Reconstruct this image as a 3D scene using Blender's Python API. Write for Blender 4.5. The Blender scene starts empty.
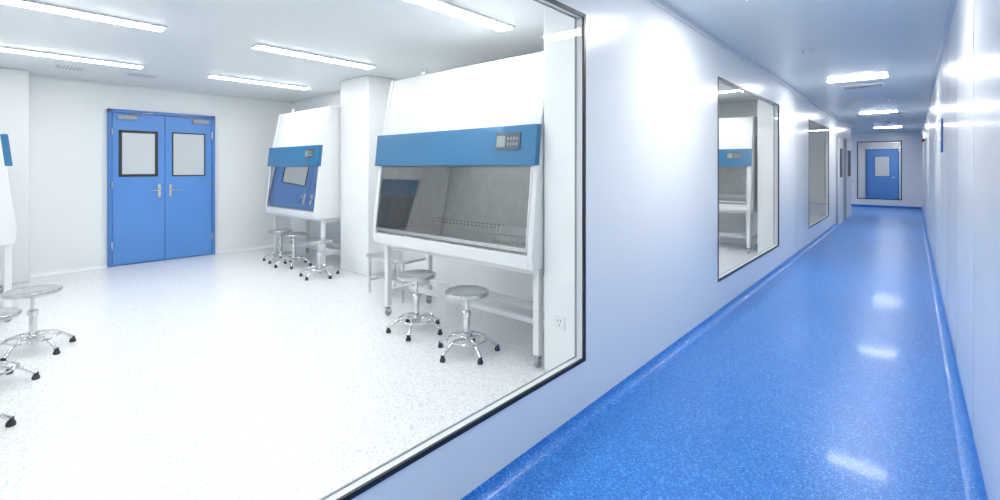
import bpy, bmesh, math, random
from mathutils import Vector, Matrix
random.seed(4)
S = bpy.context.scene
S.view_settings.view_transform = 'Standard'
S.view_settings.look = 'None'
S.view_settings.exposure = 0.0

# ------------------------------------------------------------ materials
def mat(name, col, rough=0.4, metal=0.0, spec=0.5, coat=0.0):
    m = bpy.data.materials.new(name); m.use_nodes = True
    b = m.node_tree.nodes['Principled BSDF']
    b.inputs['Base Color'].default_value = (*col, 1)
    b.inputs['Roughness'].default_value = rough
    b.inputs['Metallic'].default_value = metal
    b.inputs['Specular IOR Level'].default_value = spec
    b.inputs['Coat Weight'].default_value = coat
    b.inputs['Coat Roughness'].default_value = 0.08
    return m

def noisy(m, scale, c1, c2, stretch=(1, 1, 1)):
    nt = m.node_tree; b = nt.nodes['Principled BSDF']
    tc = nt.nodes.new('ShaderNodeTexCoord'); mp = nt.nodes.new('ShaderNodeMapping')
    mp.inputs['Scale'].default_value = stretch
    n = nt.nodes.new('ShaderNodeTexNoise'); n.inputs['Scale'].default_value = scale
    n.inputs['Detail'].default_value = 3
    r = nt.nodes.new('ShaderNodeValToRGB')
    r.color_ramp.elements[0].position = 0.35; r.color_ramp.elements[0].color = (*c1, 1)
    r.color_ramp.elements[1].position = 0.65; r.color_ramp.elements[1].color = (*c2, 1)
    nt.links.new(tc.outputs['Object'], mp.inputs['Vector'])
    nt.links.new(mp.outputs['Vector'], n.inputs['Vector'])
    nt.links.new(n.outputs['Fac'], r.inputs['Fac'])
    nt.links.new(r.outputs['Color'], b.inputs['Base Color'])
    return m

def speckle(name, base, lo, hi, rough, sc=85, t_hi=0.22, t_lo=0.2, coat=0.0):
    """vinyl flooring: base colour with light and dark chips"""
    m = mat(name, base, rough, coat=coat); nt = m.node_tree; b = nt.nodes['Principled BSDF']
    tc = nt.nodes.new('ShaderNodeTexCoord')
    def chips(scale, thr, off):
        mp = nt.nodes.new('ShaderNodeMapping'); mp.inputs['Location'].default_value = off
        v = nt.nodes.new('ShaderNodeTexVoronoi'); v.inputs['Scale'].default_value = scale
        s = nt.nodes.new('ShaderNodeSeparateColor')
        c = nt.nodes.new('ShaderNodeMath'); c.operation = 'LESS_THAN'; c.inputs[1].default_value = thr
        nt.links.new(tc.outputs['Object'], mp.inputs['Vector'])
        nt.links.new(mp.outputs['Vector'], v.inputs['Vector'])
        nt.links.new(v.outputs['Color'], s.inputs['Color'])
        nt.links.new(s.outputs['Red'], c.inputs[0])
        return c.outputs[0]
    def mix(fac, a, bcol):
        x = nt.nodes.new('ShaderNodeMix'); x.data_type = 'RGBA'
        nt.links.new(fac, x.inputs['Factor'])
        if hasattr(a, 'is_linked'): nt.links.new(a, x.inputs[6])
        else: x.inputs[6].default_value = (*a, 1)
        x.inputs[7].default_value = (*bcol, 1)
        return x.outputs[2]
    c1 = mix(chips(sc, t_lo, (3, 1, 0)), base, lo)
    c2 = mix(chips(sc * 1.1, t_hi, (0, 7, 2)), c1, hi)
    nt.links.new(c2, b.inputs['Base Color'])
    return m

def glass(name, tint=(0.97, 0.985, 0.98), refl=0.06, rough=0.0, k=.55):
    m = bpy.data.materials.new(name); m.use_nodes = True; nt = m.node_tree
    nt.nodes.clear()
    o = nt.nodes.new('ShaderNodeOutputMaterial'); mx = nt.nodes.new('ShaderNodeMixShader')
    t = nt.nodes.new('ShaderNodeBsdfTransparent'); t.inputs['Color'].default_value = (*tint, 1)
    g = nt.nodes.new('ShaderNodeBsdfGlossy'); g.inputs['Roughness'].default_value = rough
    f = nt.nodes.new('ShaderNodeLayerWeight'); f.inputs['Blend'].default_value = 0.15
    a = nt.nodes.new('ShaderNodeMath'); a.operation = 'MULTIPLY_ADD'
    a.inputs[1].default_value = k; a.inputs[2].default_value = refl; a.use_clamp = True
    nt.links.new(f.outputs['Fresnel'], a.inputs[0])
    nt.links.new(a.outputs[0], mx.inputs['Fac'])
    nt.links.new(t.outputs[0], mx.inputs[1]); nt.links.new(g.outputs[0], mx.inputs[2])
    nt.links.new(mx.outputs[0], o.inputs['Surface'])
    return m

def emis(name, col, st):
    m = bpy.data.materials.new(name); m.use_nodes = True; nt = m.node_tree
    b = nt.nodes['Principled BSDF']
    b.inputs['Base Color'].default_value = (0.9, 0.9, 0.9, 1)
    b.inputs['Emission Color'].default_value = (*col, 1)
    b.inputs['Emission Strength'].default_value = st
    return m

M_wall = noisy(mat('cleanroom_panel_white', (.86, .88, .9), 0.35), 1.5, (.85, .875, .89), (.87, .895, .91))
M_cwall = noisy(mat('corridor_panel', (.86, .88, .9), 0.25, coat=0.2), 0.8, (.83, .86, .87), (.86, .885, .89))
M_ceil = mat('ceiling_white', (.79, .83, .855), 0.4)
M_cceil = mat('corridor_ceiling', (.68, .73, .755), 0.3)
M_rfloor = speckle('lab_vinyl', (.83, .84, .855), (.66, .68, .71), (.92, .93, .94), 0.26, 120, .2, .2)
M_cfloor = speckle('corridor_vinyl_blue', (.022, .20, .64), (.014, .145, .54), (.11, .38, .82), 0.34, 160, .17, .3, coat=.08)
M_cove = mat('blue_cove', (.02, .17, .66), 0.35)
M_black = mat('black_gasket', (.012, .013, .016), 0.4)
M_alu = mat('aluminium', (.72, .75, .78), 0.3, 1.0)
M_white = mat('white_powdercoat', (.83, .845, .86), 0.35)
M_white2 = mat('white_frame', (.80, .82, .84), 0.35)
M_band = mat('teal_blue_band', (.006, .15, .34), 0.3, coat=.2)
M_steel = noisy(mat('stainless', (.62, .62, .62), 0.25, 1.0), 30, (.56, .56, .57), (.72, .72, .73), (1, 1, 8))
M_chrome = mat('chrome', (.70, .70, .71), 0.12, 1.0)
M_inner = noisy(mat('stainless_liner', (.4, .4, .4), 0.32, 0.5), 10, (.44, .45, .44), (.54, .55, .54), (1, 6, 1))
M_door = noisy(mat('door_blue', (.055, .24, .68), 0.35), 2, (.08, .26, .67), (.09, .28, .70))
M_door_d = mat('door_blue_frame', (.05, .19, .55), 0.35)
M_rubber = mat('black_rubber', (.02, .02, .022), 0.6)
M_glass = glass('window_glass', refl=.03)
M_tint = glass('tinted_sash', (.72, .73, .72), .17)
M_doorglass = mat('door_pane', (.62, .66, .70), 0.12)
M_display = mat('display_panel', (.07, .10, .13), 0.3)
M_lcd = mat('lcd', (.28, .36, .36), 0.2)
M_red = mat('red_plastic', (.6, .02, .02), 0.35)
M_sign = mat('blue_sign', (.03, .16, .45), 0.35)
M_grey = mat('grey_plastic', (.35, .37, .4), 0.4)
M_seam = mat('panel_seam', (.55, .6, .66), 0.5)
M_light = emis('led_diffuser', (1.0, .995, .98), 37)
M_lightc = emis('led_diffuser_corridor', (1.0, .985, .955), 84)

# ------------------------------------------------------------ mesh builder
class B:
    def __init__(s): s.bm = bmesh.new(); s.mats = []
    def mi(s, m):
        if m not in s.mats: s.mats.append(m)
        return s.mats.index(m)
    def box(s, a, b, m):
        x0, y0, z0 = a; x1, y1, z1 = b
        if x0 > x1: x0, x1 = x1, x0
        if y0 > y1: y0, y1 = y1, y0
        if z0 > z1: z0, z1 = z1, z0
        v = [s.bm.verts.new(p) for p in [(x0,y0,z0),(x1,y0,z0),(x1,y1,z0),(x0,y1,z0),(x0,y0,z1),(x1,y0,z1),(x1,y1,z1),(x0,y1,z1)]]
        k = s.mi(m)
        for f in [(0,3,2,1),(4,5,6,7),(0,1,5,4),(1,2,6,5),(2,3,7,6),(3,0,4,7)]:
            s.bm.faces.new([v[i] for i in f]).material_index = k
        return s
    def prism(s, prof, x0, x1, m):
        """profile in (y,z) extruded along x"""
        k = s.mi(m)
        A = [s.bm.verts.new((x0, p[0], p[1])) for p in prof]
        C = [s.bm.verts.new((x1, p[0], p[1])) for p in prof]
        s.bm.faces.new(A).material_index = k
        s.bm.faces.new(C[::-1]).material_index = k
        n = len(prof)
        for i in range(n):
            s.bm.faces.new([A[i], C[i], C[(i+1) % n], A[(i+1) % n]]).material_index = k
        return s
    def tube(s, path, r, m, n=14, closed=False):
        k = s.mi(m); P = [Vector(p) for p in path]; N = len(P); rings = []
        rs = r if isinstance(r, (list, tuple)) else [r] * N
        up = None
        for i in range(N):
            if closed: t = (P[(i+1) % N] - P[i-1])
            else: t = P[min(i+1, N-1)] - P[max(i-1, 0)]
            t.normalize()
            if up is None:
                up = Vector((0, 0, 1)) if abs(t.z) < .9 else Vector((1, 0, 0))
            a = t.cross(up)
            if a.length < 1e-4: a = t.cross(Vector((0, 1, 0)))
            a.normalize(); bb = a.cross(t).normalized(); up = bb
            rings.append([s.bm.verts.new(P[i] + (a*math.cos(2*math.pi*j/n) + bb*math.sin(2*math.pi*j/n)) * rs[i]) for j in range(n)])
        rng = range(N if closed else N-1)
        for i in rng:
            A = rings[i]; C = rings[(i+1) % N]
            for j in range(n):
                s.bm.faces.new([A[j], A[(j+1) % n], C[(j+1) % n], C[j]]).material_index = k
        if not closed:
            s.bm.faces.new(rings[0][::-1]).material_index = k
            s.bm.faces.new(rings[-1]).material_index = k
        return s
    def lathe(s, prof, m, c=(0, 0), n=36):
        """prof list of (r,z)"""
        k = s.mi(m); rings = []
        for r, z in prof:
            rings.append([s.bm.verts.new((c[0]+r*math.cos(2*math.pi*j/n), c[1]+r*math.sin(2*math.pi*j/n), z)) for j in range(n)])
        for i in range(len(prof)-1):
            A, C = rings[i], rings[i+1]
            for j in range(n):
                s.bm.faces.new([A[j], A[(j+1) % n], C[(j+1) % n], C[j]]).material_index = k
        s.bm.faces.new(rings[0][::-1]).material_index = k
        s.bm.faces.new(rings[-1]).material_index = k
        return s
    def quad(s, pts, m):
        s.bm.faces.new([s.bm.verts.new(p) for p in pts]).material_index = s.mi(m); return s
    def done(s, name, parent=None, bevel=0.0):
        bmesh.ops.recalc_face_normals(s.bm, faces=s.bm.faces)
        me = bpy.data.meshes.new(name); s.bm.to_mesh(me); s.bm.free()
        for m in s.mats: me.materials.append(m)
        me.shade_smooth(); me.set_sharp_from_angle(angle=math.radians(35))
        o = bpy.data.objects.new(name, me); S.collection.objects.link(o)
        if parent: o.parent = parent
        if bevel:
            md = o.modifiers.new('bevel', 'BEVEL'); md.width = bevel; md.segments = 2
            md.limit_method = 'ANGLE'; md.angle_limit = math.radians(40)
        return o

def empty(name, loc=(0, 0, 0), rz=0):
    e = bpy.data.objects.new(name, None); S.collection.objects.link(e)
    e.location = loc; e.rotation_euler = (0, 0, rz); e.empty_display_size = .1
    return e

# ------------------------------------------------------------ dimensions
H = 2.58          # ceiling
XW = -1.37; TW = 0.06        # corridor/lab partition
XR = 0.227        # right corridor wall
XF = -8.47        # lab far wall
YP = 3.9          # lab end partition
Y0 = -0.45        # lab near partition
YE = 21.0         # corridor end wall
YL = 17.2         # end of corridor left wall
Z0, Z1 = .327, 2.245
WINS = [(-.36, 2.275), (4.646, 7.31), (9.76, 12.37)]

# ---- floors / ceilings
B().box((XF-.1, -2.5, -.08), (XW-TW/2, YL, 0), M_rfloor).done('floor_lab')
B().box((XW-TW/2, -2.5, -.08), (XR+.1, 27, 0), M_cfloor).box((-6, YL, -.08), (XW-TW/2, 27, 0), M_cfloor).done('floor_corridor')
B().box((XF-.1, -2.5, H), (XW-TW/2, YL, H+.08), M_ceil).done('ceiling_lab')
B().box((XW-TW/2, -2.5, H), (XR+.1, 27, H+.08), M_cceil).box((-6, YL, H), (XW-TW/2, 27, H+.08), M_cceil).done('ceiling_corridor')

# ---- partition with windows : corridor skin + lab skin
def skin(b, xa, xb, m):
    b.box((xa, -2.5, 0), (xb, YL, Z0), m)
    b.box((xa, -2.5, Z1), (xb, YL, H), m)
    ys = [-2.5] + [v for w in WINS for v in w] + [YL]
    for i in range(0, len(ys), 2): b.box((xa, ys[i], Z0), (xb, ys[i+1], Z1), m)
b = B()
skin(b, XW, XW-TW/2, M_cwall); skin(b, XW-TW/2, XW-TW, M_wall)
b.done('wall_corridor_left')
b = B()
for y in (8.5, 13.4): b.box((XW-.001, y-.0015, .06), (XW+.0012, y+.0015, H-.05), M_seam)
b.done('trim_panel_seams')
B().box((XR, -2.5, 0), (XR+.1, YE, H), M_cwall).done('wall_corridor_right')
b = B()
for y in [1.2*i-.3 for i in range(0, 18)]: b.box((XR-.0012, y-.0015, .06), (XR+.001, y+.0015, H-.05), M_seam)
b.done('trim_panel_seams_right')
B().box((XW-.1, -2.6, 0), (XR+.1, -2.5, H), M_cwall).done('wall_corridor_back')
B().box((XF-.1, -2.5, 0), (XF, YL, H), M_wall).done('wall_lab_far')
B().box((XF, Y0-.1, 0), (XW-TW, Y0, H), M_wall).done('wall_lab_near')
B().box((XF, YP, 0), (XW-TW, YP+.1, H), M_wall).done('wall_lab_end')
B().box((XF, 9.3, 0), (XW-TW, 9.4, H), M_wall).done('wall_lab_partition')
B().box((-6, YL-.1, 0), (XW-TW, YL, H), M_cwall).done('wall_branch_near')
B().box((-6.1, YL, 0), (-6, 27, H), M_cwall).done('wall_branch_left')

# ---- coves / skirting : profile from (x+R,0) up to (x,R)
def cove2(b, x, sgn, y0, y1, m, R=.06):
    k = b.mi(m); prof = [(x, 0)]
    for i in range(8):
        a = math.pi/2*i/7
        prof.append((x + sgn*(R - R*math.sin(a)), R - R*math.cos(a)))
    prof.append((x, R))
    A = [b.bm.verts.new((p[0], y0, p[1])) for p in prof]; C = [b.bm.verts.new((p[0], y1, p[1])) for p in prof]
    for i in range(len(prof)):
        j = (i+1) % len(prof)
        b.bm.faces.new([A[i], C[i], C[j], A[j]]).material_index = k
b = B(); cove2(b, XW, 1, -2.5, YL, M_cfloor); b.done('baseboard_corridor_left')
b = B(); cove2(b, XR, -1, -2.5, YE, M_cfloor); b.done('baseboard_corridor_right')
B().box((-6, YE-.012, 0), (XR, YE, .07), M_cove).done('baseboard_corridor_end')
b = B(); cove2(b, XF, 1, Y0, 1.31, M_wall, .05); cove2(b, XF, 1, 2.65, YP, M_wall, .05); b.done('baseboard_lab_far')
# ceiling cornices
b = B(); b.box((XW, -2.5, H-.035), (XW+.035, YL, H), M_alu); b.done('trim_cornice_left')
b = B(); b.box((XR-.035, -2.5, H-.035), (XR, YE, H), M_alu); b.done('trim_cornice_right')
b = B(); b.box((XF, Y0, H-.03), (XF+.03, YP, H), M_white2); b.box((XF, YP-.03, H-.03), (XW-TW, YP, H), M_white2); b.done('trim_cornice_lab')

# ---- windows in the partition
def window(i, y0, y1, two=True):
    e = empty('window_%d' % i)
    g = .016
    b = B()
    for a0, a1, c0, c1 in [(y0-.004, y0+g, Z0, Z1), (y1-g, y1+.004, Z0, Z1), (y0-.004, y1+.004, Z0-.004, Z0+g), (y0-.004, y1+.004, Z1-g, Z1+.004)]:
        b.box((XW-.008, a0, c0), (XW+.004, a1, c1), M_black)
    b.done('gasket', e)
    b = B(); q = .003
    for a0, a1, c0, c1 in [(y0, y0+q, Z0, Z1), (y1-q, y1, Z0, Z1), (y0, y1, Z0, Z0+q), (y0, y1, Z1-q, Z1)]:
        b.box((XW-TW, a0, c0), (XW-.008, a1, c1), M_white2)
    b.done('reveal_liner', e)
    b = B()
    for a0, a1, c0, c1 in [(y0, y0+.009, Z0, Z1), (y1-.009, y1, Z0, Z1), (y0, y1, Z0, Z0+.007), (y0, y1, Z1-.009, Z1)]:
        b.box((XW-TW-.002, a0, c0), (XW-TW+.006, a1, c1), M_grey)
    b.done('gasket_inner', e)
    B().quad([(XW-.006, y0+g, Z0+g), (XW-.006, y1-g, Z0+g), (XW-.006, y1-g, Z1-g), (XW-.006, y0+g, Z1-g)], M_glass).done('pane', e)
for i, (a, c) in enumerate(WINS): window(i+1, a, c)

# ---- end wall with window and room beyond
wx0, wx1, wz0, wz1 = -1.5, -.28, .27, 2.3
b = B()
b.box((-6, YE, 0), (XR+.1, YE+.1, wz0), M_cwall).box((-6, YE, wz1), (XR+.1, YE+.1, H), M_cwall)
b.box((-6, YE, wz0), (wx0, YE+.1, wz1), M_cwall).box((wx1, YE, wz0), (XR+.1, YE+.1, wz1), M_cwall)
b.done('wall_corridor_end')
e = empty('window_4'); b = B(); g = .03
b.box((wx0, YE-.006, wz0), (wx0+g, YE+.02, wz1), M_black).box((wx1-g, YE-.006, wz0), (wx1, YE+.02, wz1), M_black)
b.box((wx0, YE-.006, wz0), (wx1, YE+.02, wz0+g), M_black).box((wx0, YE-.006, wz1-g), (wx1, YE+.02, wz1), M_black)
b.done('gasket', e)
B().quad([(wx0+g, YE+.01, wz0+g), (wx1-g, YE+.01, wz0+g), (wx1-g, YE+.01, wz1-g), (wx0+g, YE+.01, wz1-g)], M_glass).done('pane', e)
B().box((-6, 24.2, 0), (XR+.1, 24.3, H), M_cwall).done('wall_beyond_far')
B().box((XR, YE+.1, 0), (XR+.1, 24.2, H), M_cwall).done('wall_beyond_right')
e = empty('door_2')
b = B(); b.box((-1.44, 24.15, 0), (-.40, 24.2, 2.12), M_door_d); b.done('frame', e, .004)
b = B(); b.box((-1.38, 24.12, .02), (-.46, 24.152, 2.07), M_door); b.done('leaf', e, .004)
b = B(); b.box((-1.18, 24.105, 1.0), (-.66, 24.12, 1.85), M_door_d).box((-1.14, 24.10, 1.04), (-.70, 24.107, 1.81), M_doorglass); b.done('vision_panel', e)
b = B(); b.tube([(-.54, 24.12, 1.0), (-.54, 24.08, 1.0), (-.62, 24.08, 1.0)], .01, M_chrome); b.done('handle', e)

# ---- side doors near the end of the corridor (left wall)
def side_door(n, y0, y1):
    e = empty('door_%d' % n)
    B().box((XW, y0, 0), (XW+.03, y1, 2.15), M_grey).done('frame', e, .004)
    B().box((XW+.03, y0+.05, .02), (XW+.045, y1-.05, 2.1), M_white2).done('leaf', e, .003)
    B().box((XW+.045, y0+.25, 1.15), (XW+.052, y1-.25, 1.85), M_black).done('vision_panel', e)
    B().tube([(XW+.045, y1-.12, 1.0), (XW+.09, y1-.12, 1.0), (XW+.09, y1-.24, 1.0)], .01, M_chrome).done('handle', e)
side_door(3, 13.7, 14.7); side_door(4, 15.5, 16.8)

# ---- double door on far lab wall
e = empty('door_1', (XF, 0, 0))
def dd():
    y0, ym, y1, zt = 1.31, 1.977, 2.65, 2.215
    b = B(); F = .05
    b.box((0, y0, 0), (.06, y0+F, zt), M_door_d).box((0, y1-F, 0), (.06, y1, zt), M_door_d).box((0, y0, zt-F), (.06, y1, zt), M_door_d)
    b.box((0, y0, 0), (.03, y1, .02), M_door_d)
    b.done('frame', e, .003)
    wins = [(1.43, 1.89), (2.065, 2.51)]
    for nm, a, c, w, bf in [('leaf_left', y0+F+.003, ym-.003, wins[0], .038), ('leaf_right', ym+.003, y1-F-.003, wins[1], .018)]:
        b = B(); b.box((.01, a, .022), (.052, c, zt-F-.004), M_door); b.done(nm, e, .004)
        b = B(); z0, z1 = 1.26, 1.925
        b.box((.052, w[0], z0), (.062, w[1], z0+bf), M_black).box((.052, w[0], z1-bf), (.062, w[1], z1), M_black)
        b.box((.052, w[0], z0), (.062, w[0]+bf, z1), M_black).box((.052, w[1]-bf, z0), (.062, w[1], z1), M_black)
        b.done(nm + '_window_frame', e, .003)
        B().box((.05, w[0]+bf, z0+bf), (.056, w[1]-bf, z1-bf), M_doorglass).done(nm + '_window_pane', e)
        s = 1 if nm == 'leaf_left' else -1
        hy = a + .16 if s > 0 else c - .16
        b = B(); b.box((.052, hy-.11, 2.075), (.105, hy+.11, 2.13), M_grey)
        b.tube([(.08, hy, 2.13), (.08, hy, 2.15), (.16, hy+s*.16, 2.155), (.07, hy+s*.30, 2.19)], .008, M_grey, 8)
        b.done(nm + '_closer', e, .005)
        hy = ym - .07 if s > 0 else ym + .07
        b = B(); b.box((.052, hy-.018, .95), (.06, hy+.018, 1.14), M_chrome)
        b.tube([(.06, hy, 1.06), (.10, hy, 1.06), (.10, hy - s*.11, 1.06)], .010, M_chrome, 10)
        b.done(nm + '_handle', e, .002)
        b = B()
        hg = y0+F-.005 if s > 0 else y1-F+.005
        for z in (.3, 1.15, 1.9): b.tube([(.065, hg, z-.05), (.065, hg, z+.05)], .01, M_chrome, 10)
        b.done(nm + '_hinges', e)
dd()

# ---- pillars
def pillar(x0, x1, y0, y1):
    B().box((x0, y0, 0), (x1, y1, H), M_wall).done('pillar', None, .012)
pillar(-5.91, -5.23, 3.4, YP)
pillar(-1.905, XW-TW, 2.62, YP)
pillar(XF, -8.1, Y0, .52)
pillar(-1.89, XW-TW, 8.45, 9.3)

# socket on pillar
e = empty('wall_socket', (-1.77, 2.62, .36))
B().box((-.043, -.008, -.043), (.043, 0, .043), M_white).done('plate', e, .003)
b = B()
for dx, dz in [(-.012, .015), (.012, .015), (0, -.015)]: b.box((dx-.002, -.0095, dz-.007), (dx+.002, -.0075, dz+.007), M_rubber)
b.done('slots', e)

# ------------------------------------------------------------ laminar flow cabinets
ZT = 2.23
def cabinet(loc, W, rz=0, rack=True, yf=.17):
    e = empty('laminar_flow_cabinet', loc, rz); h = W/2
    side = [(.07, .70), (.055, .80), (.125, 1.41), (.155, 1.69), (.265, ZT), (.78, ZT), (.78, .70)]
    for nm, a in [('side_panel_left', -h), ('side_panel_right', h-.045)]:
        B().prism(side, a, a+.045, M_white).done(nm, e, .006)
    B().prism([(.135, 1.41), (.16, 1.69), (.27, ZT-.005), (.77, ZT-.005), (.77, 1.41)], -h+.045, h-.045, M_white).done('filter_housing', e, .006)
    B().prism([(.085, 1.41), (.115, 1.695), (.165, 1.695), (.135, 1.41)], -h-.004, h+.004, M_band).done('control_band', e, .004)
    B().prism([(.07, .70), (.055, .795), (.77, .795), (.77, .70)], -h+.045, h-.045, M_white).done('base_tray', e, .005)
    B().box((-h+.046, .08, .795), (h-.046, .74, .806), M_inner).done('worktop', e)
    b = B(); b.box((-h+.046, .735, .80), (h-.046, .765, 1.41), M_inner)
    for i in range(int(W/.05)-1):
        x = -h+.07+i*.05
        b.box((x, .7335, .84), (x+.022, .736, .852), M_rubber)
        b.box((x, .7335, .87), (x+.022, .736, .882), M_rubber)
    b.done('back_liner', e)
    for sx in (-1, 1):
        x = sx*(h-.05)
        B().prism([(.09, .806), (.14, 1.405), (.735, 1.405), (.735, .806)], x-.003, x+.003, M_inner).done('side_liner', e)
    p0 = (.068, .835); p1 = (.130, 1.405)
    def pt(t, off=0): return (p0[0]+(p1[0]-p0[0])*t+off, p0[1]+(p1[1]-p0[1])*t)
    xl, xr = -h+.05, h-.05
    B().quad([(xl, *pt(0)), (xr, *pt(0)), (xr, *pt(1)), (xl, *pt(1))], M_tint).done('glass_sash', e)
    b = B()
    b.prism([pt(-.03, -.008), pt(.02, -.008), pt(.02, .008), pt(-.03, .008)], xl, xr, M_steel)
    b.prism([pt(.0, -.006), pt(1, -.006), pt(1, .006), pt(0, .006)], xl-.004, xl+.012, M_steel)
    b.prism([pt(.0, -.006), pt(1, -.006), pt(1, .006), pt(0, .006)], xr-.012, xr+.004, M_steel)
    b.done('sash_frame', e)
    b = B(); L = .05; yb = .72
    for x in (-h+.03, h-.03-L):
        for y in (yf, yb-L): b.box((x, y, .09), (x+L, y+L, .70), M_white2)
        b.box((x+.005, yf+L, .20), (x+L-.005, yb-L, .245), M_white2)
        b.box((x+.005, yf+L, .64), (x+L-.005, yb-L, .699), M_white2)
    b.box((-h+.08, yf+.005, .645), (h-.08, yf+L-.005, .699), M_white2)
    b.box((-h+.08, yb-L+.005, .20), (h-.08, yb-.005, .245), M_white2)
    b.box((-h+.08, yf+.24, .20), (h-.08, yf+.28, .24), M_white2)
    b.done('bench_frame', e, .004)
    b = B()
    for x in (-h+.03+L/2, h-.03-L/2):
        for y in (yf+L/2, yb-L/2):
            b.tube([(x, y, .06), (x, y, .095)], .014, M_steel, 10)
            b.box((x-.02, y-.018, .03), (x-.014, y+.018, .072), M_steel); b.box((x+.014, y-.018, .03), (x+.02, y+.018, .072), M_steel)
            b.box((x-.02, y-.018, .066), (x+.02, y+.018, .072), M_steel)
            b.tube([(x-.012, y, .03), (x+.012, y, .03)], .03, M_grey, 16)
    b.done('casters', e)
    dx = h-.25
    b = B()
    def bp(t, o): return (.085+.03*t-o, 1.41+.285*t)
    b.prism([bp(.40, 0), bp(.82, 0), bp(.82, .008), bp(.40, .008)], dx-.115, dx+.115, M_display)
    b.prism([bp(.47, .006), bp(.75, .006), bp(.75, .010), bp(.47, .010)], dx-.10, dx-.02, M_lcd)
    for i in range(4):
        for j in range(2):
            b.prism([bp(.50+j*.14, .006), bp(.57+j*.14, .006), bp(.57+j*.14, .011), bp(.50+j*.14, .011)], dx+.0+i*.027, dx+.012+i*.027, M_grey)
    b.done('control_display', e)
    b = B(); b.tube([(-h*.55, .33, ZT), (-h*.55, .33, ZT+.035)], .02, M_steel, 14); b.tube([(-h*.55, .33, ZT+.035), (-h*.55, .33, ZT+.06)], [.032, .028], M_grey, 14); b.done('sensor_probe', e)
    if rack:
        b = B(); x0 = h-.58
        b.box((x0, .30, .806), (x0+.46, .42, .815), M_steel); b.box((x0, .30, .87), (x0+.46, .42, .874), M_steel)
        for i in range(15):
            for j in range(2):
                b.tube([(x0+.02+i*.030, .33+j*.06, .816), (x0+.02+i*.030, .33+j*.06, .935)], .007, M_white, 8)
        b.done('tube_rack', e)
    return e
cabinet((-2.852, 2.45, 0), 1.87)
cabinet((-6.72, 3.0, 0), 1.56)
cabinet((-2.875, 8.2, 0), 1.85)
cabinet((-6.88, .37, 0), 1.56, math.pi, rack=False, yf=.09)

# ------------------------------------------------------------ stools
def stool(x, y, hgt=.46, rot=0.0):
    e = empty('laboratory_stool', (x, y, 0), rot)
    r = .168
    B().lathe([(.02, hgt-.034), (r-.012, hgt-.034), (r-.002, hgt-.028), (r, hgt-.012), (r-.004, hgt-.003), (r-.014, hgt), (r-.03, hgt-.004), (.01, hgt-.002)], M_steel).done('seat', e)
    b = B()
    b.lathe([(.07, hgt-.044), (.075, hgt-.034)], M_chrome)
    b.tube([(0, 0, .24), (0, 0, hgt-.04)], .0135, M_chrome, 16)
    b.tube([(0, 0, .07), (0, 0, .30)], .024, M_chrome, 18)
    b.lathe([(.032, .275), (.034, .285), (.034, .31), (.028, .318)], M_chrome)
    b.lathe([(.03, .055), (.036, .065), (.036, .12), (.03, .13)], M_chrome)
    b.done('column', e)
    b = B()
    for i in range(5):
        a = 2*math.pi*i/5; c, s_ = math.cos(a), math.sin(a)
        P = []
        for rr, z in [(.03, .105), (.07, .118), (.12, .112), (.17, .088), (.21, .058), (.232, .038)]:
            P.append((rr*c, rr*s_, z))
        b.tube(P, .0125, M_chrome, 12)
    b.done('star_base', e)
    b = B()
    b.tube([(.15*math.cos(2*math.pi*i/40), .15*math.sin(2*math.pi*i/40), .108) for i in range(40)], .008, M_chrome, 10, closed=True)
    b.done('foot_ring', e)
    b = B()
    for i in range(5):
        a = 2*math.pi*i/5; c, s_ = math.cos(a), math.sin(a)
        b.lathe([(.019, 0), (.021, .004), (.021, .018), (.015, .026), (.014, .045)], M_rubber, (.234*c, .234*s_), 14)
    b.done('feet', e)
for x, y, hh, r in [(-3.19, 2.55, .49, .3), (-2.53, 2.50, .47, .9), (-7.12, 3.12, .46, .2), (-6.6, 3.08, .46, .7),
                    (-5.72, 3.0, .47, .1), (-5.02, .34, .47, .5), (-4.40, .08, .47, .1), (-3.66, -.07, .45, .35)]:
    stool(x, y, hh, r)

# low stainless bench beside cabinet
e = empty('stainless_step_bench', (-4.25, 3.15, 0))
B().box((-.33, -.2, .40), (.33, .2, .43), M_steel).done('top', e, .004)
b = B()
for x in (-.30, .30):
    for y in (-.17, .17): b.tube([(x, y, 0), (x, y, .40)], .014, M_steel, 12)
    b.tube([(x, -.17, .14), (x, .17, .14)], .01, M_steel, 10)
b.box((-.30, -.17, .19), (.30, .17, .205), M_steel)
b.done('legs_and_shelf', e)

# ------------------------------------------------------------ ceiling lights
def strip(x, y0, y1, m=M_light, w=.13):
    e = empty('ceiling_light', (x, (y0+y1)/2, H)); l = (y1-y0)/2
    B().box((-w/2-.02, -l-.02, -.018), (w/2+.02, l+.02, 0), M_white).done('housing', e, .004)
    B().box((-w/2, -l, -.024), (w/2, l, -.017), m).done('diffuser', e)
strip(-6.77, .08, 1.36); strip(-6.77, 2.08, 3.36)
strip(-4.77, -.2, 1.10); strip(-4.77, 1.86, 3.14)
strip(-2.58, -.05, 1.2); strip(-2.58, 1.75, 3.02)
for x in (-4.77, -2.52): strip(x, 4.6, 5.9); strip(x, 6.6, 7.9)
strip(-2.6, 10.2, 11.5); strip(-2.6, 12.8, 14.1); strip(-5, 11.5, 12.8)
def cross(x, y, w=.62, d=.17):
    e = empty('ceiling_light', (x, y, H))
    B().box((-w/2-.02, -d/2-.02, -.012), (w/2+.02, d/2+.02, 0), M_white).done('housing', e, .004)
    B().box((-w/2, -d/2, -.018), (w/2, d/2, -.011), M_lightc).done('diffuser', e)
for y in (-.6, 3.5, 7.8, 12.9, 18.0, 22.6): cross(-.56, y)
cross(-3.5, 19.2)

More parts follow.
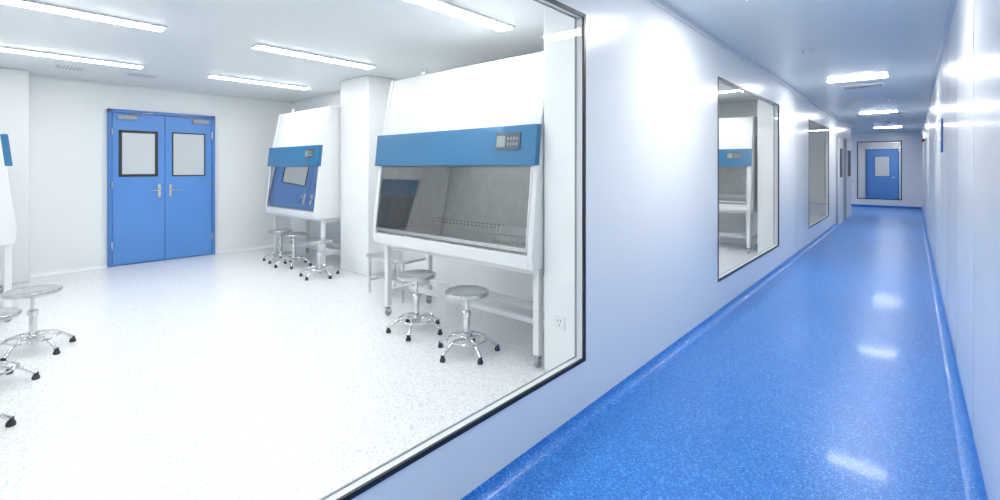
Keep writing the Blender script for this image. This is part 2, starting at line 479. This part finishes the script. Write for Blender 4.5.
# ceiling vents / detectors
def vent(x, y, w=.3, d=.3):
    e = empty('air_vent', (x, y, H)); b = B()
    b.box((-w/2, -d/2, -.012), (w/2, d/2, 0), M_white2); b.done('frame', e, .003)
    b = B(); n = 7
    for i in range(n):
        yy = -d/2+.03+(d-.06)*i/(n-1)
        b.box((-w/2+.03, yy-.008, -.015), (w/2-.03, yy+.004, -.0115), M_grey)
    b.done('louvres', e)
vent(-7.4, 1.5, .3, .3); vent(-7.5, .83, .25, .25); vent(-.55, 8.6, .5, .3); vent(-.6, 13.8, .4, .3)
for x, y in [(-.3, 10.6), (-.5, 16), (-.8, 5.6)]:
    B().lathe([(.05, H-.001), (.05, H-.02), (.035, H-.045), (.01, H-.05)], M_white, (x, y), 24).done('smoke_detector')

# red alarm + small boxes on right wall
e = empty('fire_alarm', (XR, 16.6, 2.15))
B().box((-.05, -.07, -.07), (0, .07, .07), M_red).done('body', e, .008)
B().lathe([(.03, -.09), (.035, -.085), (.035, -.07)], M_red, (-.03, 0), 16).done('strobe', e)
e = empty('emergency_light', (XR, 13.2, 2.05))
B().box((-.07, -.15, -.06), (0, .15, .06), M_white2).done('body', e, .01)
b = B(); b.tube([(-.04, -.08, .06), (-.06, -.08, .11)], .035, M_grey, 16); b.tube([(-.04, .08, .06), (-.06, .08, .11)], .035, M_grey, 16); b.done('lamps', e)
e = empty('wall_sign', (XR, 6.6, 1.72))
B().box((-.012, -.11, -.17), (0, .11, .17), M_sign).done('plate', e, .003)
B().box((-.014, -.085, -.05), (-.011, .085, .12), M_white).done('notice', e)

# ------------------------------------------------------------ world, camera
w = bpy.data.worlds.new('World'); S.world = w; w.use_nodes = True
w.node_tree.nodes['Background'].inputs[0].default_value = (.7, .8, .9, 1)
w.node_tree.nodes['Background'].inputs[1].default_value = .5
cd = bpy.data.cameras.new('Camera'); cam = bpy.data.objects.new('Camera', cd); S.collection.objects.link(cam)
cam.location = (0, 0, 1.4); cam.rotation_euler = (math.radians(90), 0, math.radians(41.3))
cd.sensor_width = 36; cd.lens = 16.92; cd.shift_y = -.083; cd.clip_start = .03
S.camera = cam
